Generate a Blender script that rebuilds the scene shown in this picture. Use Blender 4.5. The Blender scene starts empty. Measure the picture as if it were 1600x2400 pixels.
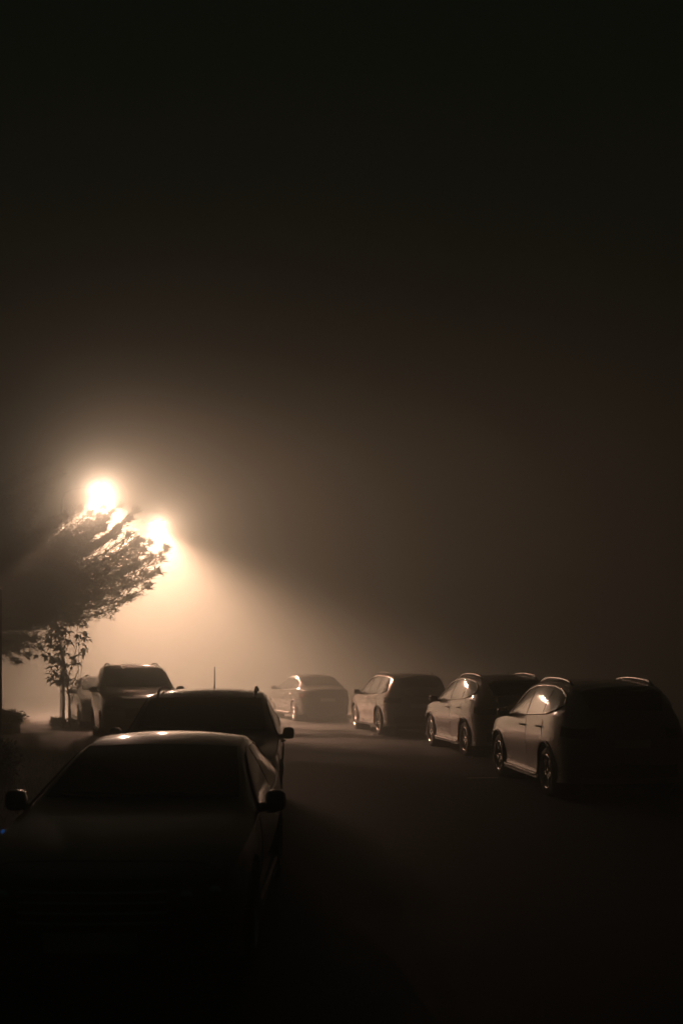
import bpy, bmesh, math, random
import numpy as np
from mathutils import Vector, Matrix
from mathutils.bvhtree import BVHTree

random.seed(7)
np.random.seed(7)
C = bpy.context.scene.collection
R = math.radians
scene = bpy.context.scene

# ------------------------------------------------------------------ camera
EYE = 1.95
cam_d = bpy.data.cameras.new('camera')
cam = bpy.data.objects.new('camera', cam_d)
C.objects.link(cam)
cam.location = (0, 0, EYE)
cam.rotation_euler = (R(90), 0, 0)
cam_d.sensor_fit = 'VERTICAL'
cam_d.sensor_height = 36
cam_d.sensor_width = 24
cam_d.lens = 37.5
cam_d.shift_y = 355 / 2400
cam_d.clip_end = 500
cam_d.dof.use_dof = True
cam_d.dof.focus_distance = 20
cam_d.dof.aperture_fstop = 2.0
scene.camera = cam

# ------------------------------------------------------------------ night sky
world = bpy.data.worlds.new('World')
scene.world = world
world.use_nodes = True
bg = world.node_tree.nodes['Background']
bg.inputs[0].default_value = (0.08, 1.0, 0.55, 1)     # faint green-grey glow of an overcast night
bg.inputs[1].default_value = 0.0038

# ------------------------------------------------------------------ light, fog and exposure numbers
FOG_WIDE = 0.045         # per metre, the part of the fog that scatters widely
FOG_FORWARD = 0.015      # per metre, the part that scatters forward (the glare round the lamps)
G_WIDE, G_FORWARD = 0.15, 0.965
ALBEDO = (0.36, 0.41, 0.385)
CONE_W, CONE_DEG, CONE_BLEND = 212000, 126, 0.82
WIDE_W = 9500
LAMP_AIM = (0.12, -0.17, -1)
WIDE_AIM = (0.85, -0.3, -0.05)
LENS_E = 1500
LAMP_COL = (1.0, 0.525, 0.35)
vs = scene.view_settings
vs.view_transform = 'Standard'
vs.look = 'None'
vs.exposure = 0
vs.gamma = 1
vs.use_curve_mapping = False
scene.render.engine = 'CYCLES'
cy = scene.cycles
cy.use_denoising = True
cy.denoiser = 'OPENIMAGEDENOISE'
cy.max_bounces = 8
cy.diffuse_bounces = 2
cy.glossy_bounces = 3
cy.transmission_bounces = 2
VB = 1
cy.volume_bounces = VB
cy.transparent_max_bounces = 8
cy.sample_clamp_indirect = 4
cy.caustics_reflective = False
cy.caustics_refractive = False
cy.use_adaptive_sampling = True
cy.adaptive_threshold = 0.01


def at(px, py, d):
    """a photograph pixel at depth d metres -> a point of the place"""
    return Vector(((px - 800) * d / 2500, d, EYE - (py - 1555) * d / 2500))


# ------------------------------------------------------------------ materials
def mat(name, col, rough=0.5, metal=0.0, coat=0.0, noise=0.0, nscale=20, bump=0.0, bscale=200, emit=None, spec=0.5,
        coat_rough=0.06):
    m = bpy.data.materials.new(name)
    m.use_nodes = True
    nt = m.node_tree
    p = nt.nodes['Principled BSDF']
    p.inputs['Base Color'].default_value = (*col, 1)
    p.inputs['Roughness'].default_value = rough
    p.inputs['Metallic'].default_value = metal
    p.inputs['Coat Weight'].default_value = coat
    p.inputs['Coat Roughness'].default_value = coat_rough
    p.inputs['Specular IOR Level'].default_value = spec
    tc = nt.nodes.new('ShaderNodeTexCoord')
    if noise:
        n = nt.nodes.new('ShaderNodeTexNoise')
        n.inputs['Scale'].default_value = nscale
        n.inputs['Detail'].default_value = 5
        nt.links.new(tc.outputs['Object'], n.inputs['Vector'])
        r = nt.nodes.new('ShaderNodeValToRGB')
        r.color_ramp.elements[0].position = 0.3
        r.color_ramp.elements[1].position = 0.7
        r.color_ramp.elements[0].color = (*[c * (1 - noise) for c in col], 1)
        r.color_ramp.elements[1].color = (*[min(1, c * (1 + noise)) for c in col], 1)
        nt.links.new(n.outputs['Fac'], r.inputs['Fac'])
        nt.links.new(r.outputs['Color'], p.inputs['Base Color'])
    if bump:
        n = nt.nodes.new('ShaderNodeTexNoise')
        n.inputs['Scale'].default_value = bscale
        n.inputs['Detail'].default_value = 3
        nt.links.new(tc.outputs['Object'], n.inputs['Vector'])
        b = nt.nodes.new('ShaderNodeBump')
        b.inputs['Strength'].default_value = bump
        b.inputs['Distance'].default_value = 0.01
        nt.links.new(n.outputs['Fac'], b.inputs['Height'])
        nt.links.new(b.outputs['Normal'], p.inputs['Normal'])
    if emit:
        p.inputs['Emission Color'].default_value = (*emit[0], 1)
        p.inputs['Emission Strength'].default_value = emit[1]
    return m


def paint(name, col, metal=0.6, rough=0.34):
    return mat(name, col, rough=rough, metal=metal, coat=1.0, noise=0.10, nscale=900, bump=0.05, bscale=160, coat_rough=0.10)


M = dict(
    glass=mat('car_glass', (0.012, 0.014, 0.014), rough=0.06, spec=0.6, bump=0.02, bscale=90),
    black=mat('black_plastic', (0.015, 0.015, 0.015), rough=0.45, noise=0.2, nscale=60),
    gloss_black=mat('gloss_black', (0.01, 0.01, 0.01), rough=0.12),
    rubber=mat('tyre_rubber', (0.02, 0.02, 0.02), rough=0.75, noise=0.3, nscale=40),
    alloy=mat('alloy', (0.55, 0.54, 0.52), rough=0.22, metal=1.0, noise=0.1, nscale=30),
    chrome=mat('chrome', (0.75, 0.74, 0.72), rough=0.14, metal=1.0),
    silver=mat('satin_silver', (0.30, 0.29, 0.28), rough=0.42, metal=0.8, noise=0.08, nscale=50),
    lampglass=mat('headlamp_glass', (0.10, 0.10, 0.105), rough=0.12, coat=1.0, noise=0.3, nscale=14),
    red=mat('tail_lamp_red', (0.05, 0.005, 0.005), rough=0.1, coat=1.0, noise=0.3, nscale=40),
    plate=mat('number_plate_white', (0.55, 0.55, 0.52), rough=0.4, noise=0.05, nscale=30),
    asphalt=mat('asphalt', (0.025, 0.029, 0.026), rough=0.7, noise=0.35, nscale=2.2, bump=0.5, bscale=70),
    concrete=mat('concrete', (0.20, 0.195, 0.18), rough=0.8, noise=0.2, nscale=1.4, bump=0.3, bscale=40),
    kerbstone=mat('kerbstone', (0.09, 0.088, 0.082), rough=0.85, noise=0.25, nscale=3, bump=0.3, bscale=40),
    soil=mat('soil', (0.045, 0.042, 0.028), rough=0.95, noise=0.5, nscale=1.0, bump=0.6, bscale=18),
    linepaint=mat('road_paint', (0.70, 0.69, 0.65), rough=0.6, noise=0.25, nscale=9),
    bark=mat('bark', (0.075, 0.055, 0.04), rough=0.9, noise=0.4, nscale=12, bump=0.7, bscale=25),
    needles=mat('needles', (0.030, 0.045, 0.022), rough=0.7, noise=0.5, nscale=1.5),
    leaf=mat('leaf', (0.045, 0.065, 0.025), rough=0.45, noise=0.4, nscale=3),
    grass=mat('grass', (0.045, 0.06, 0.02), rough=0.8, noise=0.4, nscale=2),
    steel=mat('galvanised', (0.30, 0.31, 0.31), rough=0.5, metal=0.7, noise=0.2, nscale=8),
    darkpole=mat('dark_painted_steel', (0.02, 0.022, 0.02), rough=0.6, noise=0.2, nscale=8),
    wood=mat('weathered_wood', (0.10, 0.075, 0.05), rough=0.9, noise=0.4, nscale=9, bump=0.5, bscale=30),
    clay=mat('planter_clay', (0.12, 0.09, 0.07), rough=0.85, noise=0.3, nscale=10),
    blueglow=mat('blue_glow', (0.05, 0.15, 0.5), rough=0.2, emit=((0.06, 0.28, 1.0), 0.13)),
    lens=mat('lit_lens', (1, 0.9, 0.75), rough=0.4, emit=((1.0, 0.86, 0.72), LENS_E)),
)


# ------------------------------------------------------------------ mesh helpers
def link(name, verts, faces, m, parent=None, smooth=True, mats=None, fmat=None):
    me = bpy.data.meshes.new(name)
    me.from_pydata([tuple(v) for v in verts], [], [tuple(f) for f in faces])
    for mm in (mats or [m]):
        me.materials.append(mm)
    if fmat is not None:
        me.polygons.foreach_set('material_index', fmat)
    if smooth:
        me.polygons.foreach_set('use_smooth', [True] * len(me.polygons))
    me.update()
    o = bpy.data.objects.new(name, me)
    C.objects.link(o)
    o.parent = parent
    return o


def tag(o, label=None, cat=None, group=None, kind=None):
    if label: o['label'] = label
    if cat: o['category'] = cat
    if group: o['group'] = group
    if kind: o['kind'] = kind
    return o


def empty(name, loc, rz=0.0, parent=None):
    o = bpy.data.objects.new(name, None)
    C.objects.link(o)
    o.location = loc
    o.rotation_euler = (0, 0, rz)
    o.parent = parent
    o.empty_display_size = 0.2
    return o


class MB:
    def __init__(s):
        s.v, s.f = [], []

    def add(s, v, f):
        n = len(s.v)
        s.v += [tuple(p) for p in v]
        s.f += [tuple(i + n for i in q) for q in f]

    def box(s, c, d, rot=None):
        x, y, z = (k / 2 for k in d)
        pts = [Vector((sx * x, sy * y, sz * z)) for sx in (-1, 1) for sy in (-1, 1) for sz in (-1, 1)]
        if rot is not None: pts = [rot @ p for p in pts]
        c = Vector(c)
        s.add([p + c for p in pts], [(0, 1, 3, 2), (4, 6, 7, 5), (0, 4, 5, 1), (2, 3, 7, 6), (0, 2, 6, 4), (1, 5, 7, 3)])

    def tube(s, pts, r, n=8, cap=True):
        pts = [Vector(p) for p in pts]
        rs = r if isinstance(r, (list, tuple)) else [r] * len(pts)
        vs_, fs = [], []
        a = None
        for i, p in enumerate(pts):
            t = (pts[min(i + 1, len(pts) - 1)] - pts[max(i - 1, 0)]).normalized()
            if a is None:
                a = t.cross(Vector((0, 0, 1)) if abs(t.z) < .9 else Vector((1, 0, 0)))
            else:
                a = a - t * a.dot(t)
            a = a.normalized()
            b = t.cross(a)
            for k in range(n):
                w = 2 * math.pi * k / n
                vs_.append(p + (a * math.cos(w) + b * math.sin(w)) * rs[i])
        for i in range(len(pts) - 1):
            for k in range(n):
                fs.append((i * n + k, i * n + (k + 1) % n, (i + 1) * n + (k + 1) % n, (i + 1) * n + k))
        if cap:
            fs.append(tuple(range(n)))
            fs.append(tuple(range((len(pts) - 1) * n, len(pts) * n)))
        s.add(vs_, fs)

    def lathe_y(s, prof, n=32, c=(0, 0, 0), closed=False):
        """prof: (radius, y) pairs turned about the Y axis"""
        vs_, fs = [], []
        for r, y in prof:
            for k in range(n):
                w = 2 * math.pi * k / n
                vs_.append((c[0] + r * math.cos(w), c[1] + y, c[2] + r * math.sin(w)))
        m = len(prof)
        for i in range(m if closed else m - 1):
            j = (i + 1) % m
            for k in range(n):
                fs.append((i * n + k, i * n + (k + 1) % n, j * n + (k + 1) % n, j * n + k))
        s.add(vs_, fs)

    def build(s, name, m, parent=None, smooth=True):
        return link(name, s.v, s.f, m, parent, smooth)


def rounded_lump(c, d, n=10, p=3.0, shape=None):
    """superellipsoid verts and faces"""
    v, f = [], []
    sg = lambda a, e: math.copysign(abs(a) ** e, a)
    for i in range(n + 1):
        th = -math.pi / 2 + math.pi * i / n
        for k in range(2 * n):
            ph = math.pi * k / n
            q = Vector((sg(math.cos(th), 2 / p) * sg(math.cos(ph), 2 / p) * d[0] / 2,
                        sg(math.cos(th), 2 / p) * sg(math.sin(ph), 2 / p) * d[1] / 2,
                        sg(math.sin(th), 2 / p) * d[2] / 2))
            if shape: q = shape(q)
            v.append(q + Vector(c))
    for i in range(n):
        for k in range(2 * n):
            f.append((i * 2 * n + k, i * 2 * n + (k + 1) % (2 * n), (i + 1) * 2 * n + (k + 1) % (2 * n), (i + 1) * 2 * n + k))
    return v, f


# ------------------------------------------------------------------ the street (runs away from the camera and bends left)
def centre_line():
    pts = []
    x, y, th = 1.25, -14.0, 0.0
    ds = 0.5
    while len(pts) < 210:
        pts.append((x, y, th))
        if y > 11 and th < R(62): th += ds / 58.0
        x -= math.sin(th) * ds
        y += math.cos(th) * ds
    return pts


CL = centre_line()


def strip(name, o0, o1, z, m, kind='structure', pts=None, drop=None):
    """sheet between two offsets from the centre line (right positive); drop makes kerb faces at both edges"""
    v, f = [], []
    for (x, y, th) in (pts or CL):
        nx, ny = math.cos(th), math.sin(th)
        a, b = (q(y) if callable(q) else q for q in (o0, o1))
        row = [(a, z), (b, z)]
        if drop: row = [(a, z - drop), (a, z), (b, z), (b, z - drop)]
        for o, zz in row:
            v.append((x + nx * o, y + ny * o, zz))
    k = 4 if drop else 2
    for i in range(len(v) // k - 1):
        for j in range(k - 1):
            f.append((i * k + j, i * k + j + 1, (i + 1) * k + j + 1, (i + 1) * k + j))
    return tag(link(name, v, f, m, smooth=False), kind=kind)


HALF = 3.85


def left_edge(y):
    """the left kerb steps back into a lay-by farther along"""
    t = min(1, max(0, (y - 20.5) / 4))
    return -HALF - 2.6 * t * t * (3 - 2 * t)


v = [(-150, -40, -0.02), (150, -40, -0.02), (150, 180, -0.02), (-150, 180, -0.02)]
tag(link('ground', v, [(0, 1, 2, 3)], M['asphalt'], smooth=False), kind='structure')
strip('road', left_edge, HALF, 0.0, M['asphalt'])
strip('kerb', HALF + 0.002, HALF + 0.15, 0.12, M['kerbstone'], drop=0.16)
strip('pavement', HALF + 0.153, HALF + 2.2, 0.115, M['concrete'], drop=0.16)
near = [p for p in CL if p[1] < 30.5]
strip('kerb', lambda y: left_edge(y) - 0.15, lambda y: left_edge(y) - 0.002, 0.12, M['kerbstone'], drop=0.16, pts=near)
# planted verge at the left, ending at the mouth of a paved side road
vv, ff = [], []
edge = [(x + math.cos(th) * (left_edge(y) - 0.153), y + math.sin(th) * (left_edge(y) - 0.153)) for x, y, th in near if y > -12]
N = len(edge)
for (x, y) in edge:
    fr = (y + 12) / 46
    for k in range(13):
        t = k / 12
        xx = x + (-34 - x) * t
        yy = y + (32.6 - y) * max(0, (y - 20) / 10.5) * min(1, t * 3)
        vv.append((xx, yy, 0.115 + (0.05 * math.sin(xx * 1.7 + yy) * min(1, t * 6) * (1 if yy < 31 else 0))))
for i in range(N - 1):
    for k in range(12):
        ff.append((i * 13 + k, i * 13 + k + 1, (i + 1) * 13 + k + 1, (i + 1) * 13 + k))
b0 = len(vv)
last = [(N - 1) * 13 + k for k in range(13)]
for i in last: vv.append((vv[i][0], vv[i][1] + 0.002, -0.03))
for k in range(12): ff.append((last[k], last[k + 1], b0 + k + 1, b0 + k))
tag(link('verge', vv, ff, M['soil'], smooth=True), kind='structure')
v = [(-60, 32.9, 0.0), (-3.4, 32.9, 0.0), (-7.5, 42, 0.0), (-12, 70, 0.0), (-60, 70, 0.0)]
tag(link('side_road', [(a, b, c - 0.008) for a, b, c in v], [(0, 1, 2, 3, 4)], M['concrete'], smooth=False), kind='structure')


def on_road(s_y, off):
    """centre-line point nearest depth s_y, moved sideways; returns x, y, heading"""
    p = min(CL, key=lambda q: abs(q[1] - s_y))
    return p[0] + math.cos(p[2]) * off, p[1] + math.sin(p[2]) * off, p[2]


# painted marks between the right-hand parking bays and the lane
for k, sy in enumerate((18.2,)):
    x, y, th = on_road(sy, 1.55)
    mb = MB()
    mb.box((0.0, 0, 0), (0.52, 0.10, 0.004))
    o = mb.build('bay_mark', M['linepaint'], smooth=False)
    o.location = (x, y, 0.004)
    o.rotation_euler = (0, 0, th)
    tag(o, kind='structure')


# ------------------------------------------------------------------ cars
# half ribs: (x,z,y) low | mid | belt | upper edge | (x,z) centre line, nose (+x) to tail
SUV = dict(
    ribs=[
        ((2.30, .22, 0), (2.36, .56, 0), (2.30, .90, 0), (2.27, .97, 0), (2.27, .98)),
        ((2.30, .22, .48), (2.36, .56, .50), (2.30, .90, .50), (2.27, .97, .40), (2.27, .98)),
        ((2.16, .22, .84), (2.20, .56, .88), (2.14, .92, .82), (2.10, 1.00, .62), (2.18, 1.02)),
        ((1.80, .22, .92), (1.80, .62, .95), (1.75, .99, .88), (1.75, 1.04, .68), (1.80, 1.07)),
        ((1.30, .22, .93), (1.30, .64, .95), (1.22, 1.04, .90), (1.22, 1.08, .72), (1.30, 1.11)),
        ((.85, .22, .93), (.85, .66, .94), (.86, 1.09, .91), (.86, 1.13, .81), (1.00, 1.14)),
        ((.50, .22, .93), (.50, .66, .94), (.50, 1.12, .91), (.40, 1.41, .765), (.56, 1.40)),
        ((.10, .22, .93), (.10, .66, .94), (.10, 1.14, .91), (-.02, 1.63, .705), (.06, 1.66)),
        ((-.45, .22, .93), (-.45, .66, .94), (-.45, 1.15, .91), (-.45, 1.67, .70), (-.45, 1.73)),
        ((-1.0, .22, .93), (-1.0, .68, .95), (-1.0, 1.17, .91), (-1.0, 1.67, .69), (-1.0, 1.73)),
        ((-1.55, .24, .93), (-1.55, .70, .95), (-1.55, 1.20, .90), (-1.60, 1.62, .67), (-1.66, 1.69)),
        ((-1.95, .26, .91), (-1.95, .72, .93), (-1.92, 1.20, .86), (-1.92, 1.56, .62), (-2.02, 1.63)),
        ((-2.20, .28, .80), (-2.24, .74, .84), (-2.16, 1.12, .76), (-2.12, 1.30, .60), (-2.28, 1.32)),
        ((-2.34, .28, .50), (-2.38, .74, .50), (-2.33, 1.06, .48), (-2.31, 1.10, .38), (-2.33, 1.11)),
        ((-2.34, .28, 0), (-2.38, .74, 0), (-2.33, 1.06, 0), (-2.31, 1.10, 0), (-2.33, 1.11)),
    ],
    wheels=(1.42, -1.36), wr=.365, arch=.43, wy=.81,
    dlo_lo=[(.70, 1.125), (.2, 1.145), (-.6, 1.17), (-1.3, 1.21), (-1.62, 1.27), (-1.82, 1.35)],
    dlo_hi=[(.70, 1.145), (.52, 1.275), (.30, 1.42), (.05, 1.53), (-.25, 1.59), (-.7, 1.615), (-1.2, 1.605), (-1.55, 1.55), (-1.74, 1.47), (-1.82, 1.37)],
    panes=((.66, -.30), (-.35, -1.13), (-1.19, -1.79)),
    doors=((.80, -.315), (-.335, -1.18)), sill=.36, belt=1.10, handle=.99,
    ws=(5.25, 6.95), rg=(11.0, 12.15),
    head=[(1.98, 2.22), (.72, .84)], mirror=(.60, 1.13),
    rail=(.0, -1.62))
SEDAN = dict(
    ribs=[
        ((2.34, .20, 0), (2.40, .48, 0), (2.35, .70, 0), (2.32, .76, 0), (2.32, .77)),
        ((2.34, .20, .46), (2.40, .48, .48), (2.35, .70, .48), (2.32, .76, .38), (2.32, .77)),
        ((2.16, .20, .82), (2.20, .48, .86), (2.14, .74, .80), (2.10, .80, .60), (2.20, .82)),
        ((1.80, .19, .90), (1.80, .52, .92), (1.75, .84, .86), (1.75, .89, .66), (1.80, .92)),
        ((1.35, .19, .91), (1.35, .54, .92), (1.30, .91, .88), (1.30, .96, .72), (1.36, .99)),
        ((.95, .19, .91), (.95, .56, .92), (.98, .95, .89), (.98, 1.0, .80), (1.12, 1.02)),
        ((.50, .19, .91), (.50, .56, .92), (.50, .97, .89), (.42, 1.22, .735), (.58, 1.22)),
        ((.0, .19, .91), (.0, .56, .92), (.0, .98, .89), (-.05, 1.39, .65), (.03, 1.42)),
        ((-.5, .19, .91), (-.5, .56, .92), (-.5, .99, .89), (-.5, 1.43, .645), (-.5, 1.48)),
        ((-1.0, .19, .91), (-1.0, .58, .92), (-1.0, 1.0, .89), (-1.0, 1.40, .63), (-1.0, 1.45)),
        ((-1.5, .20, .91), (-1.5, .60, .92), (-1.5, 1.0, .88), (-1.48, 1.24, .65), (-1.50, 1.28)),
        ((-1.9, .22, .90), (-1.9, .62, .91), (-1.85, 1.0, .85), (-1.85, 1.05, .68), (-1.92, 1.07)),
        ((-2.20, .24, .80), (-2.22, .64, .84), (-2.16, .97, .77), (-2.14, 1.02, .60), (-2.22, 1.04)),
        ((-2.34, .26, .48), (-2.38, .64, .48), (-2.34, .94, .46), (-2.32, .98, .36), (-2.34, .99)),
        ((-2.34, .26, 0), (-2.38, .64, 0), (-2.34, .94, 0), (-2.32, .98, 0), (-2.34, .99)),
    ],
    wheels=(1.42, -1.36), wr=.33, arch=.38, wy=.80,
    dlo_lo=[(.80, .955), (.2, .965), (-.6, .98), (-1.2, 1.0), (-1.52, 1.03), (-1.60, 1.06)],
    dlo_hi=[(.80, .97), (.60, 1.08), (.30, 1.21), (.02, 1.305), (-.3, 1.35), (-.7, 1.355), (-1.05, 1.315), (-1.35, 1.21), (-1.52, 1.11), (-1.60, 1.07)],
    panes=((.74, -.28), (-.33, -1.08), (-1.13, -1.57)),
    doors=((.88, -.295), (-.315, -1.14)), sill=.32, belt=.925, handle=.83,
    ws=(5.25, 7.0), rg=(9.3, 10.8),
    head=[(1.96, 2.22), (.60, .73)], mirror=(.68, 1.0),
    rail=None)

UPRIGHT = {k: (list(q) if isinstance(q, list) else q) for k, q in SUV.items()}     # boxier estate with a steep tailgate
UPRIGHT['ribs'][10] = ((-1.60, .24, .93), (-1.60, .70, .95), (-1.60, 1.18, .91), (-1.70, 1.66, .68), (-1.74, 1.72))
UPRIGHT['ribs'][11] = ((-2.0, .26, .92), (-2.02, .72, .94), (-2.02, 1.18, .88), (-2.10, 1.60, .65), (-2.18, 1.66))
UPRIGHT['ribs'][12] = ((-2.24, .28, .82), (-2.28, .74, .86), (-2.22, 1.14, .78), (-2.22, 1.36, .64), (-2.33, 1.40))
UPRIGHT['dlo_lo'] = [(.70, 1.105), (.2, 1.12), (-.6, 1.13), (-1.3, 1.15), (-1.70, 1.17), (-1.98, 1.22)]
UPRIGHT['dlo_hi'] = [(.70, 1.125), (.52, 1.275), (.30, 1.42), (.05, 1.53), (-.25, 1.59), (-.7, 1.62), (-1.3, 1.615), (-1.75, 1.585), (-1.93, 1.52), (-1.98, 1.28)]
UPRIGHT['panes'] = ((.66, -.30), (-.35, -1.13), (-1.19, -1.95))
UPRIGHT['rg'] = (11.15, 12.2)

MULT = [0, 1, 2, 3, 4, 4, 5, 6, 6, 7, 8]


def bspline_basis(t, n):
    """row of uniform cubic weights for parameter t in 0..n-1, ends reflected so they are met"""
    i = min(max(int(math.floor(t)), 0), n - 2)
    f = t - i
    b = [(1 - f) ** 3 / 6, (3 * f ** 3 - 6 * f * f + 4) / 6, (-3 * f ** 3 + 3 * f * f + 3 * f + 1) / 6, f ** 3 / 6]
    w = np.zeros(n)
    for k, bb in enumerate(b):
        q = i - 1 + k
        if q < 0:
            w[0] += 2 * bb; w[1] -= bb
        elif q > n - 1:
            w[n - 1] += 2 * bb; w[n - 2] -= bb
        else:
            w[q] += bb
    return w


class Surface:
    def __init__(s, ribs, sx=1, sy=1, sz=1):
        rows = []
        for lo, mi, be, ed, ce in ribs:
            P = lambda a: np.array((a[0] * sx, a[2] * sy, a[1] * sz))
            lo, mi, be, ed = P(lo), P(mi), P(be), P(ed)
            ce = np.array((ce[0] * sx, 0, ce[1] * sz))
            j1 = lo * .55 + mi * .45
            j1[1] -= .05 * min(1, lo[1] / .8)
            j3 = mi * .42 + be * .58
            j3[1] += .018 * min(1, lo[1] / .8)
            j5 = be * .5 + ed * .5
            j5[1] += .02
            if lo[1] == 0: j5[1] = 0
            j7 = np.array((ce[0] * .7 + ed[0] * .3, ed[1] * .55, ce[2] * .8 + ed[2] * .2))
            half = [lo, j1, mi, j3, be, j5, ed, j7, ce]
            h = [half[k] for k in MULT]
            full = h + [q * np.array((1, -1, 1)) for q in h[-2::-1]]
            rows.append(full)
        s.P = np.array(rows)
        s.nu, s.nv = s.P.shape[:2]

    def col(s, u, vs_):
        c = np.tensordot(bspline_basis(u, s.nu), s.P, 1)
        B = np.array([bspline_basis(t, s.nv) for t in vs_])
        return B @ c

    def pt(s, u, v):
        return s.col(u, [v])[0]

    def nrm(s, u, v):
        a = s.pt(u + .02, v) - s.pt(u - .02, v)
        b = s.pt(u, min(v + .02, s.nv - 1)) - s.pt(u, v - .02)
        n = Vector(np.cross(a, b)).normalized()
        return n


def interp(tab, x):
    tab = sorted(tab)
    return float(np.interp(x, [t[0] for t in tab], [t[1] for t in tab]))


def grid_panel(name, rows, normals, m, parent, off, th):
    """rows of points on the body -> a panel lifted by off, with edges turned in by th"""
    n, k = len(rows), len(rows[0])
    v = [rows[i][j] + normals[i][j] * off for i in range(n) for j in range(k)]
    f = [(i * k + j, i * k + j + 1, (i + 1) * k + j + 1, (i + 1) * k + j) for i in range(n - 1) for j in range(k - 1)]
    ring = [(0, j) for j in range(k)] + [(i, k - 1) for i in range(1, n)] + [(n - 1, j) for j in range(k - 2, -1, -1)] + [(i, 0) for i in range(n - 2, 0, -1)]
    b = len(v)
    for (i, j) in ring:
        v.append(rows[i][j] + normals[i][j] * off)
        v.append(rows[i][j] + normals[i][j] * (off - th))
    L = len(ring)
    for q in range(L):
        r = (q + 1) % L
        f.append((b + 2 * q, b + 2 * r, b + 2 * r + 1, b + 2 * q + 1))
    return link(name, v, f, m, parent)


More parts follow.
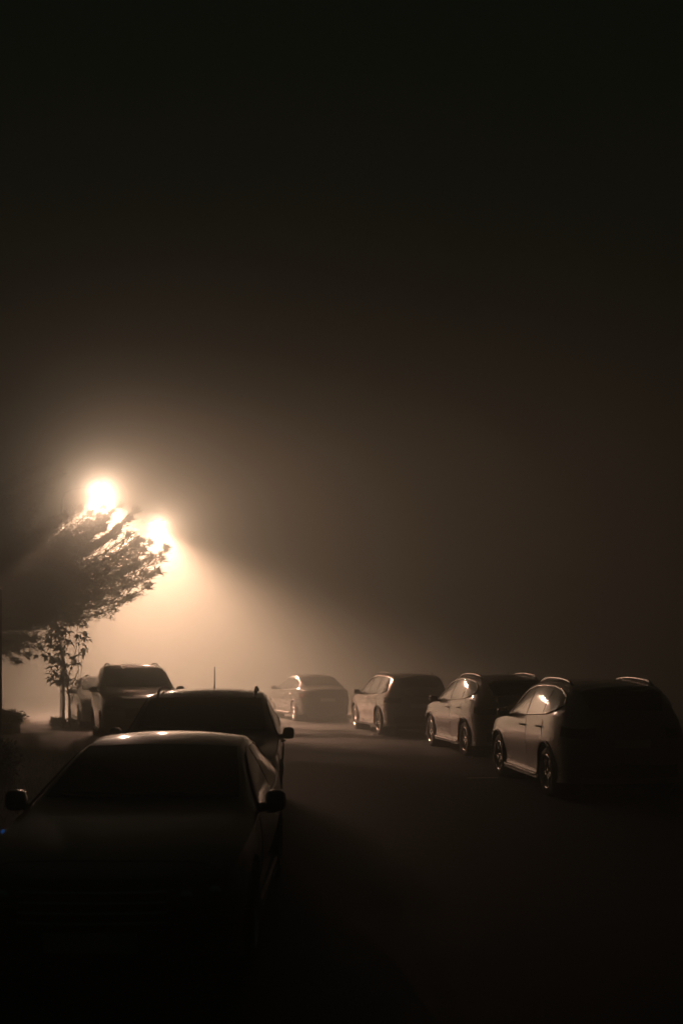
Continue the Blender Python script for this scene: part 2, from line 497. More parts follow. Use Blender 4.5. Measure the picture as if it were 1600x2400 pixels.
def make_car(name, spec, pos, rz, label, group, cat='car', colour=None, scale=(1, 1, 1), chrome_line=True, rails=True,
             antenna=False, wheel_dark=False, tail=False, cladding=True, blue=False, mw=1.0):
    sx, sy, sz = scale
    root = empty(name, pos, rz)
    tag(root, label, cat, group)
    S = Surface(spec['ribs'], sx, sy, sz)
    wx = [w * sx for w in spec['wheels']]
    wr, arch = spec['wr'], spec['arch']
    # ---- body shell, its lower edge cut round the wheel arches
    us = list(np.arange(0, S.nu - 1 + 1e-6, 1 / 6))
    for x0 in wx:
        for k in range(-14, 15):
            xt = x0 + arch * math.sin(k / 14 * math.pi / 2) * 1.0005
            a, b = 0.5, S.nu - 1.5
            for _ in range(22):
                mid = (a + b) / 2
                if S.pt(mid, 1.0)[0] > xt: a = mid
                else: b = mid
            us.append(a)
    us = sorted(us)
    us = [u for i, u in enumerate(us) if i == 0 or u - us[i - 1] > 1e-4]
    vtest = np.linspace(0, 4.3, 130)
    vup = list(np.linspace(4.5, 10, 17))
    V, F = [], []
    half = 12
    for u in us:
        c = S.col(u, vtest)
        v0 = 0
        for x0 in wx:
            ins = np.nonzero((c[:, 0] - x0) ** 2 + (c[:, 2] - wr) ** 2 < arch * arch)[0]
            if len(ins) and abs(c[ins[-1], 0] - x0) < arch * .999: v0 = max(v0, vtest[ins[-1]])
        lo = list(np.linspace(v0, 4.5, half))[:-1]
        allv = lo + vup
        allv = allv + [20 - q for q in allv[-2::-1]]
        V += [Vector(p) for p in S.col(u, allv)]
    k = 2 * (half - 1 + len(vup)) - 1
    fm = []
    dlo_lo, dlo_hi = [[(a * sx, b * sz) for a, b in spec[q]] for q in ('dlo_lo', 'dlo_hi')]
    xmin, xmax = min(a for a, b in dlo_lo), max(a for a, b in dlo_lo)
    for i in range(len(us) - 1):
        for j in range(k - 1):
            q = (i * k + j, i * k + j + 1, (i + 1) * k + j + 1, (i + 1) * k + j)
            F.append(q)
            c = sum((V[t] for t in q), Vector()) / 4
            inside = xmin + .03 < c.x < xmax - .03 and interp(dlo_lo, c.x) + .01 < c.z < interp(dlo_hi, c.x) - .01 and abs(c.y) > .45 * sy
            fm.append(1 if inside else (2 if cladding and c.z < .30 else 0))
    body = link('body', V, F, None, root, mats=[colour, M['gloss_black'], M['black']], fmat=fm)
    bvh = BVHTree.FromPolygons(V, F)

    def side(x, z, s=1):
        h = bvh.ray_cast(Vector((x, 3 * s, z)), Vector((0, -s, 0)))
        if h[0] is None:
            h = bvh.find_nearest(Vector((x, .9 * s, z)))
        n = h[1].copy()
        if n.y * s < 0: n = -n
        return h[0], n

    def near_pt(p, out):
        h = bvh.find_nearest(Vector(p))
        n = h[1].copy()
        if n.dot(Vector(out)) < 0: n = -n
        return h[0], n

    def side_panel(nm, x0, x1, zlo, zhi, m, s, off, th, nx=14, nz=8, lean=0.0, parent=None):
        rows, nr = [], []
        for i in range(nx + 1):
            x = x0 + (x1 - x0) * i / nx
            a, b, = [], []
            for j in range(nz + 1):
                t = j / nz
                za, zb = zlo(x), max(zhi(x), zlo(x) + .004)
                p, n = side(x - lean * (t - .5) * (zb - za), za + (zb - za) * t, s)
                a.append(p); b.append(n)
            rows.append(a); nr.append(b)
        return grid_panel(nm, rows, nr, m, parent or root, off, th)

    def param_panel(nm, u0, u1, v0, v1, m, off, th, nu=10, nv=16):
        rows, nr = [], []
        for i in range(nu + 1):
            u = u0 + (u1 - u0) * i / nu
            a, b = [], []
            for j in range(nv + 1):
                v_ = v0 + (v1 - v0) * j / nv
                p = Vector(S.pt(u, v_)); n = S.nrm(u, v_)
                if n.z < 0 and abs(n.z) > .05: n = -n
                a.append(p); b.append(n)
            rows.append(a); nr.append(b)
        return grid_panel(nm, rows, nr, m, root, off, th)

    lo = lambda x: interp(dlo_lo, x) + .012
    hi = lambda x: interp(dlo_hi, x) - .012
    for s in (1, -1):
        for q, (x0, x1) in enumerate(spec['panes']):
            side_panel('side_window', x0 * sx, x1 * sx, lo, hi, M['glass'], s, .006, .012, nx=16, lean=.10)
        # bright line all round the side glass
        ring = [side(x, z, s) for x, z in dlo_lo] + [side(x, z, s) for x, z in sorted(dlo_hi)]
        loop = []
        pts2 = [(x, z) for x, z in dlo_lo] + [(x, z) for x, z in sorted(dlo_hi)]
        for i in range(len(pts2)):
            a, b = pts2[i], pts2[(i + 1) % len(pts2)]
            for t in range(4):
                x, z = a[0] + (b[0] - a[0]) * t / 4, a[1] + (b[1] - a[1]) * t / 4
                p, n = side(x, z, s)
                loop.append(p + n * .008)
        loop.append(loop[0])
        mb = MB(); mb.tube(loop, .015 if chrome_line else .011, 6, cap=False)
        mb.build('window_trim', M['chrome'] if chrome_line else M['gloss_black'], root)
        # doors with their handles
        for q, (x0, x1) in enumerate(spec['doors']):
            def dlow(x):
                z = spec['sill']
                for x_w in wx:
                    d = (arch + .05) ** 2 - (x - x_w) ** 2
                    if d > 0: z = max(z, wr + math.sqrt(d))
                return z
            d = side_panel('door', x0 * sx, x1 * sx, dlow, lambda x: min(spec['belt'] * sz + .02 * (x < -.3), interp(dlo_lo, x) - .02), colour, s, .004, .012, nx=14, nz=12)
            hx = x1 * sx + .14
            p, n = side(hx, spec['handle'] * sz + (.02 if q else 0), s)
            mb = MB()
            hp = [p + Vector((dx, 0, 0)) + n * o for dx, o in ((-.10, .0), (-.085, .035), (-.03, .045), (.05, .045), (.085, .035), (.10, .0))]
            mb.tube(hp, .014, 8)
            mb.build('door_handle', M['chrome'] if chrome_line else colour, d)
        # mirrors
        mx, mz = spec['mirror'][0] * sx, spec['mirror'][1] * sz
        p, n = side(mx, mz - .02, s)
        v_, f_ = rounded_lump(p + Vector((.02, s * (.04 + .10 * mw), .045)), (.15, .20 * mw, .15), 8, 3.2, shape=lambda q: Vector((q.x * (1 - .25 * (q.y * s > 0)), q.y, q.z)))
        mb = MB(); mb.add(v_, f_)
        mb.tube([p - n * .03, p + Vector((.01, s * .06, .0)), p + Vector((.02, s * .11, .02))], [.035, .03, .03], 8)
        mo = mb.build('mirror', colour, root)
        mb = MB(); mb.box(p + Vector((-.058, s * (.04 + .10 * mw), .045)), (.006, .15 * mw, .105)); mb.build('mirror_glass', M['glass'], mo, smooth=False)
        # sill trim and arch lips
        xs = np.linspace(wx[1] + arch + .06, wx[0] - arch - .06, 12)
        pts = []
        for x in xs:
            p, n = side(x, .275, s)
            pts.append(p + Vector((0, s * .012, 0)))
        mb = MB(); mb.tube(pts, .022, 8); mb.build('sill_trim', M['silver'] if chrome_line else M['black'], root)
        if cladding:
            for x0 in wx:
                pts = []
                for a in np.linspace(R(-12), R(192), 26):
                    x, z = x0 + (arch + .012) * math.cos(a), wr + (arch + .012) * math.sin(a)
                    p, n = side(x, max(z, .25), s)
                    pts.append(Vector((x, p.y, z)) + Vector((0, s * .004, 0)))
                mb = MB(); mb.tube(pts, .020, 6); mb.build('wheel_arch_trim', M['black'], root)
        # lights at the corners
        (h0, h1), (z0, z1) = spec['head'][0], spec['head'][1]
        rows, nr = [], []
        for i in range(11):
            t = i / 10
            x = (h0 + (h1 - h0) * min(1, t * 1.6)) * sx
            y = (.90 - .45 * max(0, t - .25) / .75) * sy
            a, b = [], []
            for j in range(5):
                z = (z0 + .045 * (1 - t) + (z1 - z0) * (.35 + .65 * math.sin(math.pi * min(1, .12 + .62 * t)) ** .8) * j / 4) * sz
                p, n = near_pt((x + .12 * t, y * s, z), (1, s, 0))
                a.append(p); b.append(n)
            rows.append(a); nr.append(b)
        hl = grid_panel('headlight', rows, nr, M['lampglass'], root, .006, .02)
        for q in (5, 8):
            c = (rows[q][1] + rows[q][3]) / 2 + nr[q][2] * .004
            v_, f_ = rounded_lump(c, (.05, .085, .07), 6, 2.0)
            link('projector', v_, f_, M['chrome'], hl)
        rows, nr = [], []
        zt = spec['belt'] * sz - .05
        for i in range(11):
            t = i / 10
            a, b = [], []
            for j in range(5):
                p, n = near_pt(((-1.95 - .42 * min(1, t * 1.5)) * sx, (.92 - .40 * max(0, t - .3) / .7) * sy * s, zt - .13 + .15 * j / 4), (-1, s, 0))
                a.append(p); b.append(n)
            rows.append(a); nr.append(b)
        grid_panel('tail_light', rows, nr, M['red'], root, .006, .02)
        # wheels
        for x0 in wx:
            w = empty('wheel', (x0, s * spec['wy'] * sy, wr), parent=root)
            tb = MB()
            hw = .115
            tb.lathe_y([(wr * .68, -hw * .86), (wr * .80, -hw), (wr * .93, -hw * .95), (wr * .985, -hw * .75), (wr, -hw * .4), (wr, hw * .4), (wr * .985, hw * .75), (wr * .93, hw * .95), (wr * .80, hw), (wr * .68, hw * .86)], 40)
            tb.build('tyre', M['rubber'], w)
            rb = MB()
            rr = wr * .69
            o = s
            rb.lathe_y([(rr * 1.0, o * hw * .90), (rr * .95, o * hw * .98), (rr * .90, o * hw * .72), (rr * .88, -o * hw * .8)], 40)
            rb.lathe_y([(.0, o * hw * .78), (rr * .16, o * hw * .74), (rr * .19, o * hw * .5), (rr * .19, 0)], 20)
            for q in range(10):
                a = 2 * math.pi * q / 10 + (.12 if q % 2 else -.12) * 1.4
                d = Vector((math.cos(a), 0, math.sin(a)))
                c = d * rr * .55 + Vector((0, o * hw * .66, 0))
                rot = Matrix.Rotation(-a, 3, 'Y')
                rb.box(c, (rr * .82, .022, .030), rot)
            rb.build('rim', M['black'] if wheel_dark else M['alloy'], w, smooth=True)
            db = MB()
            db.lathe_y([(0, 0), (rr * .62, 0), (rr * .62, .02 * o)], 24)
            db.build('brake_disc', M['steel'], w)
        # roof rails
        if rails and spec['rail']:
            x0, x1 = spec['rail']
            pts = []
            for i in range(15):
                t = i / 14
                x = (x0 + (x1 - x0) * t) * sx
                h = bvh.ray_cast(Vector((x, s * .60 * sy, 3)), Vector((0, 0, -1)))
                lift = .05 * min(1, min(t, 1 - t) / .10) ** .6
                pts.append(h[0] + Vector((0, 0, lift)))
            mb = MB(); mb.tube(pts, .019, 8)
            mb.build('roof_rail', M['alloy'] if chrome_line else M['black'], root)
    # wells and underside
    ub = MB()
    ub.box((0, 0, .36), (4.0 * sx, 1.12 * sy, .34))
    zc_ = .42
    ub.box(((wx[0] + wx[1]) / 2, 0, .37), (wx[0] - wx[1] - 2 * arch - .1, 1.62 * sy, .28))
    ub.build('underbody', M['black'], root, smooth=False)
    for x0 in wx:
        for s in (1, -1):
            wb = MB()
            wb.lathe_y([(arch + .035, s * .80 * sy), (arch + .035, s * .52 * sy), (.0, s * .52 * sy)], 28, (x0, 0, wr))
            wb.build('wheel_well', M['black'], root)
    # front and rear screens
    param_panel('windscreen', *spec['ws'], 7.9, 12.1, M['glass'], .005, .012)
    param_panel('rear_window', *spec['rg'], 8.0, 12.0, M['glass'], .005, .012)
    if rails and spec['rail']:
        v_, f_ = rounded_lump((-1.94 * sx, 0, 1.60 * sz), (.36, 1.04, .09), 8, 3, shape=lambda q: Vector((q.x - .05 * (q.y / .52) ** 2 * -1, q.y, q.z - .035 * (q.y / .52) ** 2)))
        link('spoiler', v_, f_, colour, root)
    # front: bonnet panel, grille, lower intake, plate, wipers
    param_panel('bonnet', 2.15, 4.95, 5.4, 14.6, colour, .004, .010, 12, 16)
    zg = (.56 if spec is not SEDAN else .46) * sz

    def front_panel(nm, y1, za, zb, m, off, th, sgn=1):
        rows, nr = [], []
        for i in range(13):
            y = -y1 + 2 * y1 * i / 12
            a, b = [], []
            for j in range(5):
                h = bvh.ray_cast(Vector((4 * sgn, y, za + (zb - za) * j / 4)), Vector((-sgn, 0, 0)))
                p, n = (h[0], h[1].copy()) if h[0] is not None else near_pt((2.3 * sgn, y, za), (sgn, 0, 0))
                if n.x * sgn < 0: n = -n
                a.append(p); b.append(n)
            rows.append(a); nr.append(b)
        return grid_panel(nm, rows, nr, m, root, off, th)
    gr = front_panel('grille', .46, zg + .02, zg + .26, M['gloss_black'], .004, .02)
    for q in range(4):
        z = zg + .06 + q * .055
        pts = []
        for i in range(9):
            y = -.42 + .84 * i / 8
            h = bvh.ray_cast(Vector((4, y, z)), Vector((-1, 0, 0)))
            if h[0] is not None: pts.append(h[0] + Vector((.012, 0, 0)))
        mb = MB(); mb.tube(pts, .008, 6); mb.build('grille_bar', M['chrome'], gr)
    front_panel('lower_intake', .62, .27, .38, M['black'], .004, .02)
    front_panel('number_plate', .26, zg - .10, zg + .01, M['plate'], .022, .02)
    front_panel('number_plate', .26, spec['belt'] * sz - .32, spec['belt'] * sz - .21, M['plate'], .012, .012, -1)
    front_panel('rear_bumper', .70, .36, .54, M['black'], .012, .03, -1)
    for s in (-.45, .12):
        pts = []
        for i in range(7):
            u = spec['ws'][0] - .02 + .10 * i / 6
            v_ = 10 + (s + .62 * i / 6 - .2) * 2.9
            p = Vector(S.pt(u, v_)); n = S.nrm(u, v_)
            if n.z < 0: n = -n
            pts.append(p + n * .022)
        mb = MB(); mb.tube(pts, .009, 6); mb.build('wiper', M['black'], root)
    if antenna:
        h = bvh.ray_cast(Vector((antenna[0], antenna[1], 3)), Vector((0, 0, -1)))
        mb = MB(); mb.tube([h[0] - Vector((0, 0, .01)), h[0] + Vector((-.01, 0, .05)), h[0] + Vector((-.03, 0, antenna[2]))], [.016, .008, .006], 6)
        mb.build('antenna', M['black'], root)
    if blue:  # small blue spot added on the front wing, glowing by itself
        p, n = near_pt((1.36, -.84, .86), (.3, -1, .5))
        v_, f_ = rounded_lump(p + n * .006, (.05, .022, .024), 6, 2.2)
        link('blue_spot', v_, f_, M['blueglow'], root)
    return root


FRONT, BACK = R(-90), R(90)          # facing the camera / facing away
P = dict(
    charcoal=paint('dark_green_paint', (0.016, 0.032, 0.024)),
    darkgrey=paint('dark_grey_paint', (0.05, 0.05, 0.048)),
    bronze=paint('bronze_grey_paint', (0.22, 0.20, 0.18)),
    silver=paint('silver_paint', (0.34, 0.33, 0.32)),
    beige=paint('champagne_paint', (0.36, 0.33, 0.29)),
    grey=paint('mid_grey_paint', (0.24, 0.235, 0.23)),
)
GL = 'cars parked facing the camera along the left kerb'
GR = 'cars parked facing away along the right kerb'


def toward(x, y, deg):
    return (x, y, 0), R(-90) + R(deg)


# left row (facing the camera)
pos, rz = toward(-1.40, 8.35, 0)
make_car('parked_car', SEDAN, pos, rz, 'dark saloon nearest the camera with its windscreen facing us and roof edge shining', GL,
         colour=P['charcoal'], chrome_line=False, cladding=False, blue=True, scale=(1, .925, .945), mw=.75)
pos, rz = toward(-1.76, 13.9, 3)
make_car('parked_car', SUV, pos, rz, 'dark estate with roof rails and a thin aerial, just behind the nearest saloon', GL,
         colour=P['darkgrey'], scale=(1.0, 1.05, .935), chrome_line=False, antenna=(-1.15, .03, .30), mw=.72)
pos, rz = toward(-5.35, 27.6, 17)
make_car('parked_car', SUV, pos, rz, 'tall off-roader in the mist behind the aerial of the dark estate, windscreen towards us', GL,
         colour=P['bronze'], scale=(1.06, 1.04, 1.13), chrome_line=False)
pos, rz = toward(-7.65, 34.2, 20)
make_car('parked_car', SEDAN, pos, rz, 'misty saloon half hidden behind the tall off-roader, beside the thin-stemmed small tree', GL,
         colour=P['silver'], chrome_line=False, scale=(1, 1, 1.06), cladding=False)
# right row (facing away)


def away(px, py, deg):
    """place a car by the ground point under its rear left wheel"""
    d = EYE * 2500 / (py - 1555)
    x = (px - 800) * d / 2500
    a = R(90 + deg)
    f = Vector((math.cos(a), math.sin(a)))
    l = Vector((-f.y, f.x))
    c = Vector((x, d)) + f * 1.36 - l * .86
    return (c.x, c.y, 0), a


pos, rz = away(1288, 1866, 6)
make_car('parked_car', SUV, pos, rz, 'bronze grey off-roader in the right row with bright-edged side windows and pale roof rails', GR,
         colour=P['bronze'], chrome_line=True)
pos, rz = away(1093, 1772, 10)
make_car('parked_car', SUV, pos, rz, 'grey off-roader with a blaze of lamplight on its side windows, second in the right row', GR,
         colour=P['grey'], scale=(1, 1, 1.0), chrome_line=True, antenna=(-1.5, 0, .10))
pos, rz = away(890, 1722, 13)
make_car('parked_car', UPRIGHT, pos, rz, 'dull upright estate in the mist between the blazing off-roader and the farthest car', GR,
         colour=P['bronze'], scale=(.97, .98, .98), chrome_line=False, rails=True)
pos, rz = away(692, 1690, 20)
make_car('parked_car', SEDAN, pos, rz, 'low rounded car, faintest and farthest away in the right row', GR,
         colour=P['darkgrey'], scale=(.95, 1.0, 1.08), chrome_line=True, rails=False)


# ------------------------------------------------------------------ street lamps
def lamp(pos, arm, label, power, aim):
    """pos: the lamp head; arm: how far to the left its post stands"""
    px, py, pz = pos
    root = empty('street_lamp', (px - arm, py, 0))
    tag(root, label, 'street lamp', 'lit street lamps above the dark tree')
    mb = MB()
    mb.tube([(0, 0, -.05), (0, 0, .4), (0, 0, pz - .6), (0, 0, pz - .3)], [.10, .08, .06, .05], 12)
    mb.build('pole', M['darkpole'], root)
    mb = MB()
    mb.tube([(0, 0, pz - .32), (.08, 0, pz - .05), (.35, 0, pz + .08), (arm * .6, 0, pz + .14), (arm - .25, 0, pz + .12)], [.04, .03, .025, .022, .02], 8)
    mb.build('arm', M['darkpole'], root)
    v_, f_ = rounded_lump((arm, 0, pz + .12), (.72, .30, .16), 8, 2.6, shape=lambda q: Vector((q.x, q.y, q.z * (.35 if q.z < 0 else 1))))
    link('lamp_head', v_, f_, M['steel'], root)
    v_, f_ = rounded_lump((arm + .08, 0, pz + .055), (.42, .24, .13), 8, 2.2)
    link('lens', v_, f_, M['lens'], root)
    mb = MB()  # plates added to keep the lamp's light off its left and rear
    mb.box((arm - .20, 0, pz - .03), (.02, .34, .36))
    mb.box((arm - .02, .17, pz - .02), (.36, .02, .22))
    mb.build('added_shield', M['black'], root, smooth=False)
    for ax, pw in ((None, CONE_W), (WIDE_AIM, WIDE_W)):     # the reflector's cone and the light spilt to its street side
        ld = bpy.data.lights.new('lamp_light', 'SPOT')
        ld.energy = pw * power
        ld.color = LAMP_COL
        ld.shadow_soft_size = .14
        ld.spot_size = R(CONE_DEG if ax is None else 179)
        ld.spot_blend = CONE_BLEND if ax is None else 1.0
        lo_ = bpy.data.objects.new('lamp_light', ld)
        C.objects.link(lo_)
        lo_.parent = root
        lo_.location = (arm + .08, 0, pz - .16)
        lo_.rotation_euler = Vector(ax or aim).to_track_quat('-Z', 'Y').to_euler()
    return root


L1 = at(230, 1152, 37.5)
L2 = at(365, 1230, 46.5)
lamp(L1, 1.25, 'lit street lamp standing higher and to the left, its glare just over the treetop', 1.0, LAMP_AIM)
lamp(L2, 3.95, 'lit street lamp lower and farther right, its glare at the tips of the branches', 1.15, LAMP_AIM)


# ------------------------------------------------------------------ trees and plants
def conifer(base, label):
    root = empty('conifer_tree', base)
    tag(root, label, 'tree')
    rnd = random.Random(11)
    tr = MB()
    H = 9.4
    pts = [(0.05 * math.sin(i), 0.06 * math.cos(i * 1.3), -.1 + (H + .1) * i / 10) for i in range(11)]
    tr.tube(pts, [.17 * (1 - i / 11) + .03 for i in range(11)], 10)
    tr.build('trunk', M['bark'], root)
    nv, nf = [], []

    def spray(p, d, size):
        """flat fan of needle shoots round a twig end"""
        for _ in range(12):
            q = (d + Vector((rnd.gauss(0, .55), rnd.gauss(0, .55), rnd.gauss(.05, .40)))).normalized()
            L = size * rnd.uniform(.6, 1.25)
            s_ = q.cross(Vector((rnd.gauss(0, 1), rnd.gauss(0, 1), rnd.gauss(0, 1)))).normalized() * L * .13
            o = p + Vector((rnd.gauss(0, .05), rnd.gauss(0, .05), rnd.gauss(0, .05)))
            n = len(nv)
            nv.extend([o, o + q * L * .45 + s_, o + q * L, o + q * L * .5 - s_])
            nf.append((n, n + 1, n + 2, n + 3))

    def limb(h, tip, sag=.10, full=1.0):
        h *= base[1] / 40
        A = Vector((0, 0, h))
        L = (tip - A).length
        d = (tip - A).normalized()
        n = 14
        P_ = []
        for i in range(n + 1):
            t = i / n
            P_.append(A.lerp(tip, t) + Vector((0, 0, -sag * L * 4 * t * (1 - t) * (.6 + .8 * t) + .04 * math.sin(9 * t + h))) + Vector((0, .12 * math.sin(5 * t + h * 3), 0)) * t)
        mb = MB()
        mb.tube(P_, [.06 * (1 - .9 * i / n) * (L / 5) ** .5 + .005 for i in range(n + 1)], 6)
        mb.build('limb', M['bark'], root)
        m = int(L * 9 * full)
        for q in range(m):
            t = .14 + .86 * (q + rnd.random()) / m
            i = min(int(t * n), n - 1)
            p = P_[i].lerp(P_[i + 1], t * n - i)
            ld_ = (P_[i + 1] - P_[i]).normalized()
            sd = ld_.cross(Vector((0, 0, 1))).normalized()
            tl = (.16 + .62 * (1 - t) ** .7 * min(1, L / 3)) * rnd.uniform(.45, 1.25)
            sg = 1 if q % 2 else -1
            td = (ld_ * rnd.uniform(.7, 1.2) + sd * sg * rnd.uniform(.2, .9) + Vector((0, 0, rnd.uniform(-.42, .34)))).normalized()
            k = max(1, int(tl / .15))
            for j in range(k + 1):
                pp = p + td * tl * j / k + Vector((0, 0, -.10 * tl * (j / k) ** 2))
                spray(pp, (td + ld_ * .3 + Vector((0, 0, .1))).normalized(), .12 if t > .6 else .17)
        for j in range(3):
            spray(P_[-1], (P_[-1] - P_[-2]).normalized(), .22)

    def tip(px, py, dy=0.0):
        q = at(px, py, base[1] + dy)
        return Vector((q.x - base[0], dy, q.z))
    for px, py, dy, h, sag in (
            (388, 1290, 0, 4.5, .05), (376, 1312, .5, 4.4, .05), (368, 1343, -.5, 4.4, .05), (352, 1350, .8, 4.3, .04), (346, 1376, .2, 4.2, .07),
            (298, 1404, -.3, 3.9, .08), (268, 1396, .6, 3.8, .05), (232, 1392, -.5, 3.5, .05), (350, 1276, .5, 4.8, .06), (326, 1270, -.9, 4.9, .04),
            (316, 1202, .4, 5.4, .09), (300, 1222, -.6, 5.2, .05), (276, 1188, .2, 5.7, .09), (252, 1206, .9, 5.7, .05), (238, 1190, -.3, 6.0, .07),
            (206, 1208, .5, 6.0, .04), (182, 1196, -.5, 6.3, .05), (152, 1210, .4, 6.5, .03), (122, 1222, -.4, 6.6, .03), (330, 1300, 1.2, 4.6, .05),
            (310, 1330, -1.3, 4.5, .05), (285, 1290, 1.6, 4.9, .05), (260, 1260, -1.5, 5.2, .05), (290, 1360, 1.0, 4.2, .05), (250, 1340, -1.6, 4.4, .05),
            (350, 1310, -.2, 4.5, .05), (335, 1345, .1, 4.3, .06), (300, 1262, .1, 4.9, .05), (215, 1240, 1.4, 5.6, .04), (200, 1330, 2.0, 4.4, .03), (190, 1300, -2.1, 4.8, .03)):
        limb(h, tip(px, py, dy), sag)
    for _ in range(22):
        px = rnd.uniform(200, 335)
        lo_, hi_ = 1215 + max(0, px - 290) * .75, 1345 - max(0, px - 280) * .4
        py = rnd.uniform(lo_, hi_)
        limb(3.7 + (1400 - py) / 200 * 2.0, tip(px, py, rnd.gauss(0, .9)), rnd.uniform(.02, .07), 1.1)
    for _ in range(22):
        px = rnd.uniform(-120, 150)
        top = 1000 + abs(px - 45) * 1.15
        py = rnd.uniform(top, 1260)
        if abs(px - 122) < 22 and abs(py - 1290) < 50: continue
        limb(min(9.9, max(4.5, (1555 - py) / 62.5 + 1.95 - .5 - abs(px - 55) / 160)), tip(px, py, rnd.gauss(0, 1.0)), .04, 1.3)
    for px, py, dy, h in (
            (62, 1532, .2, 3.2), (88, 1514, -.3, 3.2), (34, 1545, -.2, 3.1), (110, 1490, .5, 3.3), (-10, 1540, .2, 3.1), (75, 1490, .8, 3.3),
            (96, 1470, -.6, 3.6), (70, 1500, .3, 3.4), (44, 1512, -.4, 3.3), (10, 1512, .4, 3.2), (-20, 1500, -.3, 3.3), (-60, 1470, .3, 3.5), (-100, 1400, -.4, 4.0),
            (-125, 1330, .3, 4.6), (-105, 1262, -.2, 5.2), (-50, 1225, .4, 5.9), (-10, 1205, -.3, 6.3), (40, 1190, .2, 6.9), (80, 1205, -.5, 6.7),
            (130, 1440, .5, 3.7), (165, 1420, -.5, 3.6), (110, 1420, 1.8, 3.8), (60, 1430, -2.2, 4.0), (20, 1420, 2.4, 4.0), (0, 1380, -2.4, 4.4), (120, 1380, -2.4, 4.3),
            (100, 1330, 2.4, 4.8), (40, 1330, -2.3, 4.9), (-40, 1330, 1.8, 4.8), (90, 1270, -1.6, 5.6), (30, 1270, 1.7, 5.6), (-40, 1400, -1.6, 4.2), (-60, 1290, -1.4, 5.1),
            (150, 1330, .9, 4.7), (160, 1270, -1.0, 5.5), (55, 1165, 0, 7.3), (60, 1235, 1.0, 6.4)):
        limb(h, tip(px, py, dy), .04, .85)
    o = link('crown', nv, nf, M['needles'], root, smooth=False)
    o['kind'] = 'stuff'
    return root


tb = at(-24, 1690, 35)
mb = MB()
vv = [(0, 0, .16)] + [(1.3 * math.cos(a), .9 * math.sin(a), .09 + .02 * math.sin(3 * a)) for a in np.linspace(0, 2 * math.pi, 28, endpoint=False)]
vv += [(1.36 * math.cos(a), .96 * math.sin(a), -.04) for a in np.linspace(0, 2 * math.pi, 28, endpoint=False)]
mb.add(vv, [(0, 1 + i, 1 + (i + 1) % 28) for i in range(28)] + [(1 + i, 29 + i, 29 + (i + 1) % 28, 1 + (i + 1) % 28) for i in range(28)])
o = mb.build('tree_bed', M['soil'])
o.location = (tb.x, 35, 0)
tag(o, kind='structure')
conifer((tb.x, 35, 0), 'big dark needle-leaved tree with branches spreading under the two lit lamps')


def leaf_mesh():
    v, f = [], []
    n = 6
    for i in range(n + 1):
        t = i / n
        w = .5 * math.sin(math.pi * t ** .8) * .46 + .004
        z = -.35 * t * t
        v += [(t, -w, z + .10 * w), (t, 0, z - .02), (t, w, z + .10 * w)]
    for i in range(n):
        for k in (0, 1):
            f.append((i * 3 + k, i * 3 + k + 1, i * 3 + 4 + k, i * 3 + 3 + k))
    me = bpy.data.meshes.new('leaf')
    me.from_pydata(v, [], f)
    me.materials.append(M['leaf'])
    me.polygons.foreach_set('use_smooth', [True] * len(me.polygons))
    return me


LEAF = leaf_mesh()


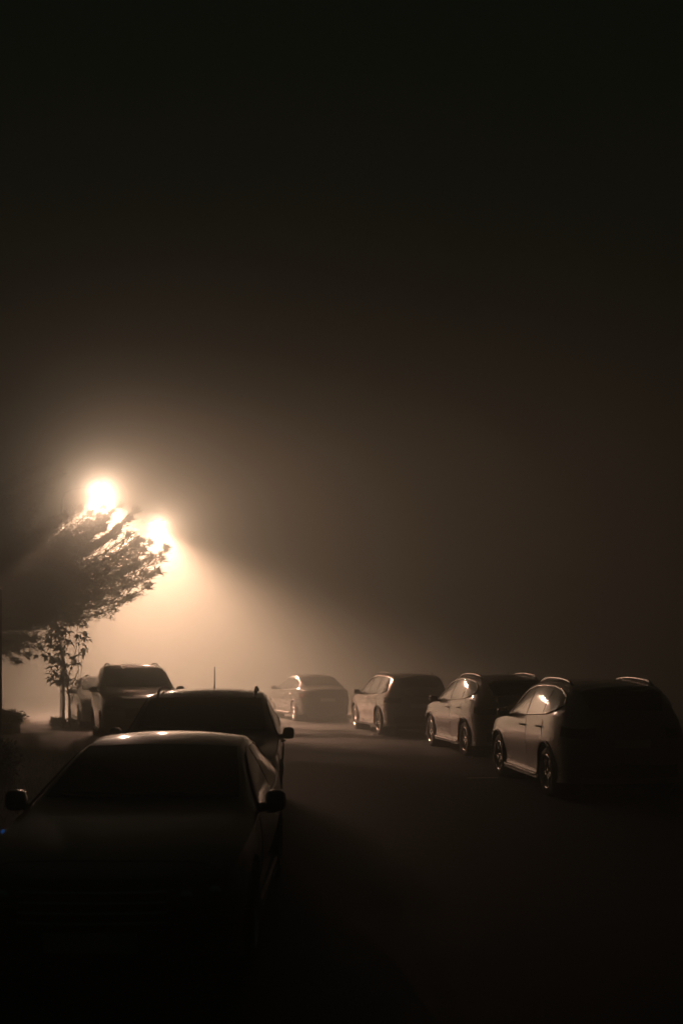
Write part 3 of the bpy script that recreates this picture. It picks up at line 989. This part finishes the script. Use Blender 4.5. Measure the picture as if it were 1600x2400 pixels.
def sapling(d, label):
    b = at(150, 1690, d)
    root = empty('small_tree', (b.x, d, 0.10))
    tag(root, label, 'tree')
    rnd = random.Random(5)
    k = d / 2500

    def loc(px, py, dy=0.0):
        q = at(px, py, d)
        return Vector((q.x - b.x, dy, q.z - .10))
    stems = [
        ([(150, 1692), (149, 1640), (147, 1560), (143, 1520), (135, 1470), (140, 1420)], .048),
        ([(166, 1692), (163, 1640), (157, 1580), (152, 1540), (154, 1490), (160, 1420), (158, 1395)], .032),
        ([(158, 1600), (165, 1575), (176, 1540), (178, 1500), (182, 1450)], .020),
        ([(160, 1625), (172, 1600), (183, 1570), (184, 1545), (190, 1500), (197, 1470)], .018),
        ([(165, 1650), (176, 1625), (190, 1590), (194, 1560), (193, 1530)], .014),
        ([(147, 1560), (138, 1540), (130, 1525), (115, 1505)], .014),
        ([(148, 1540), (160, 1510), (166, 1470), (172, 1425)], .016),
        ([(144, 1530), (128, 1490), (122, 1455)], .014),
    ]
    tips = []
    for q, (pp, r) in enumerate(stems):
        pts = [loc(x, y, .25 * math.sin(q * 2.1 + i) * i / 6) for i, (x, y) in enumerate(pp)]
        fine = []
        for i in range(len(pts) - 1):
            for t in range(4): fine.append(pts[i].lerp(pts[i + 1], t / 4) + Vector((rnd.gauss(0, .006), rnd.gauss(0, .01), 0)))
        fine.append(pts[-1])
        if q < 2: fine[0].z = -.15
        mb = MB(); mb.tube(fine, [r * (1 - .7 * i / len(fine)) for i in range(len(fine))], 7)
        mb.build('stem', M['bark'], root)
        for i, p in enumerate(fine):
            if p.z > 1.75: tips.append(p)
    # side twigs ending in whorls of big leaves
    tw = MB()
    whorls = []
    for q in range(62):
        yy = rnd.uniform(1385, 1600)
        hw_ = 16 + 42 * math.exp(-((yy - 1515) / 55) ** 2) if yy < 1575 else 30
        w = loc(152 + rnd.uniform(-hw_, hw_), yy, rnd.gauss(0, .22))
        whorls.append(w)
        near_ = min(tips, key=lambda t: (t - w).length + (.5 if t.z > w.z else 0))
        tw.tube([near_, near_.lerp(w, .5) + Vector((0, 0, -.04)), w], [.009, .007, .004], 5)
    tw.build('twigs', M['bark'], root)
    n = 0
    rnd.shuffle(whorls)
    for w in whorls:
        for _ in range(5 if rnd.random() < .8 else 4):
            if n >= 295: break
            o = bpy.data.objects.new('leaf', LEAF)
            C.objects.link(o)
            o.parent = root
            o.location = w
            s_ = rnd.uniform(.15, .27)
            o.scale = (s_, s_, s_)
            o.rotation_euler = (rnd.uniform(-.8, .8), rnd.uniform(-.5, .8), rnd.uniform(0, 6.28))
            n += 1
    fv, ff_ = [], []
    for w in whorls[n // 5:] + [w + Vector((rnd.gauss(0, .13), rnd.gauss(0, .13), rnd.gauss(0, .13))) for w in whorls * 2]:
        for _ in range(4):
            rot = Matrix.Rotation(rnd.uniform(0, 6.28), 3, 'Z') @ Matrix.Rotation(rnd.uniform(-.3, .9), 3, 'Y') @ Matrix.Rotation(rnd.uniform(-.8, .8), 3, 'X')
            k0 = len(fv)
            s_ = rnd.uniform(.10, .20)
            fv.extend([w + rot @ (q.co * s_) for q in LEAF.vertices])
            ff_.extend([tuple(i + k0 for i in q.vertices) for q in LEAF.polygons])
    link('foliage', fv, ff_, M['leaf'], root)['kind'] = 'stuff'
    return root


sapling(32.2, 'small many-stemmed tree with big drooping leaves beside the mist-hidden saloon')


def shrub(name, c, size, n, label, seed, planter=None):
    root = empty(name, c)
    tag(root, label, 'planter' if planter else 'shrub')
    rnd = random.Random(seed)
    nv, nf = [], []
    z0 = 0
    if planter:
        mb = MB()
        w, h = planter
        mb.box((0, 0, h / 2), (w, w * .8, h))
        mb.box((0, 0, h + .015), (w + .06, w * .8 + .06, .05))
        mb.build('planter_box', M['clay'], root, smooth=False)
        z0 = h
    st = MB()
    for q in range(9):
        a = q * .7
        st.tube([(0, 0, z0 - .02), (size[0] * .25 * math.cos(a), size[1] * .25 * math.sin(a), z0 + size[2] * .5), (size[0] * .42 * math.cos(a), size[1] * .42 * math.sin(a), z0 + size[2] * .85)], [.015, .01, .005], 5)
    st.build('stems', M['bark'], root)
    for _ in range(n):
        u = Vector((rnd.gauss(0, 1), rnd.gauss(0, 1), rnd.gauss(0, 1))).normalized() * rnd.uniform(.45, 1) * (1 + .25 * math.sin(5 * rnd.random()))
        p = Vector((u.x * size[0] / 2, u.y * size[1] / 2, z0 + size[2] / 2 + u.z * size[2] / 2))
        if p.z < z0: continue
        d = (u + Vector((rnd.gauss(0, .6), rnd.gauss(0, .6), rnd.gauss(.3, .5)))).normalized()
        s_ = d.cross(Vector((rnd.gauss(0, 1), rnd.gauss(0, 1), 1))).normalized()
        L = rnd.uniform(.05, .11)
        k = len(nv)
        nv.extend([p, p + d * L * .5 + s_ * L * .28, p + d * L, p + d * L * .5 - s_ * L * .28])
        nf.append((k, k + 1, k + 2, k + 3))
    o = link('foliage', nv, nf, M['leaf'], root, smooth=False)
    o['kind'] = 'stuff'
    return root


q = at(14, 1718, 28)
shrub('planter', (q.x - .2, 28, .10), (1.25, 1.0, .34), 2600, 'dark planter box with a low leafy shrub, at the far left edge of the verge', 3, planter=(.95, .26))
q = at(8, 1850, 17)
shrub('shrub', (q.x - .25, 17, .10), (.9, .8, .62), 2600, 'dark low shrub on the verge, left of the nearest saloon', 4)
q = at(146, 1690, 32.2)
shrub('shrub', (q.x - .05, 32.0, .10), (.5, .4, .2), 500, 'tiny shrub of weeds at the foot of the small many-stemmed tree', 6)

# wooden post cut by the left edge of the picture
mb = MB()
q = at(0, 1382, 18)
root = empty('wooden_post', (q.x - .055, 18, .05))
tag(root, 'dark wooden post at the very left edge, in front of the trees', 'post')
mb.tube([(0, 0, -.2), (0, 0, 1.5), (0.0, 0, q.z - .05)], [.095, .09, .085], 10)
mb.build('shaft', M['wood'], root)
mb = MB(); mb.tube([(0, 0, q.z - .05), (0, 0, q.z)], [.10, .06], 10); mb.build('cap', M['steel'], root)

# grass of the verge
rnd = random.Random(2)
gv, gf = [], []
for _ in range(22000):
    y = 8 + 24.4 * rnd.random() ** .8
    x0 = on_road(y, left_edge(y) - .3)[0]
    x = x0 - rnd.random() ** 1.3 * 9
    if y > 23 and x > x0 - 1.6: continue
    h = rnd.uniform(.03, .10)
    a = rnd.random() * 6.28
    w = .006
    k = len(gv)
    l = Vector((rnd.gauss(0, .35), rnd.gauss(0, .35), 1)) * h
    b = Vector((x, y, .09))
    gv.extend([b + Vector((math.cos(a) * w, math.sin(a) * w, 0)), b - Vector((math.cos(a) * w, math.sin(a) * w, 0)), b + l + Vector((0, 0, .03))])
    gf.append((k, k + 1, k + 2))
tag(link('grass', gv, gf, M['grass'], smooth=False), 'short dark grass growing over the left verge', 'grass', kind='stuff')

# ------------------------------------------------------------------ fog
fm_ = bpy.data.materials.new('fog')
fm_.use_nodes = True
nt = fm_.node_tree
nt.nodes.remove(nt.nodes['Principled BSDF'])
add = nt.nodes.new('ShaderNodeAddShader')
for k, (dens, g) in enumerate(((FOG_WIDE, G_WIDE), (FOG_FORWARD, G_FORWARD))):
    pv = nt.nodes.new('ShaderNodeVolumePrincipled')
    pv.inputs['Color'].default_value = (*ALBEDO, 1)
    pv.inputs['Density'].default_value = dens
    pv.inputs['Anisotropy'].default_value = g
    nt.links.new(pv.outputs['Volume'], add.inputs[k])
nt.links.new(add.outputs[0], nt.nodes['Material Output'].inputs['Volume'])
mb = MB()
FOG_TOP = 10.6
mb.box((0, 70, (FOG_TOP - 1.1) / 2), (320, 240, FOG_TOP + 1.1))
hz = mb.build('haze', fm_, smooth=False)
tag(hz, 'thick night fog filling the street', 'fog', kind='stuff')
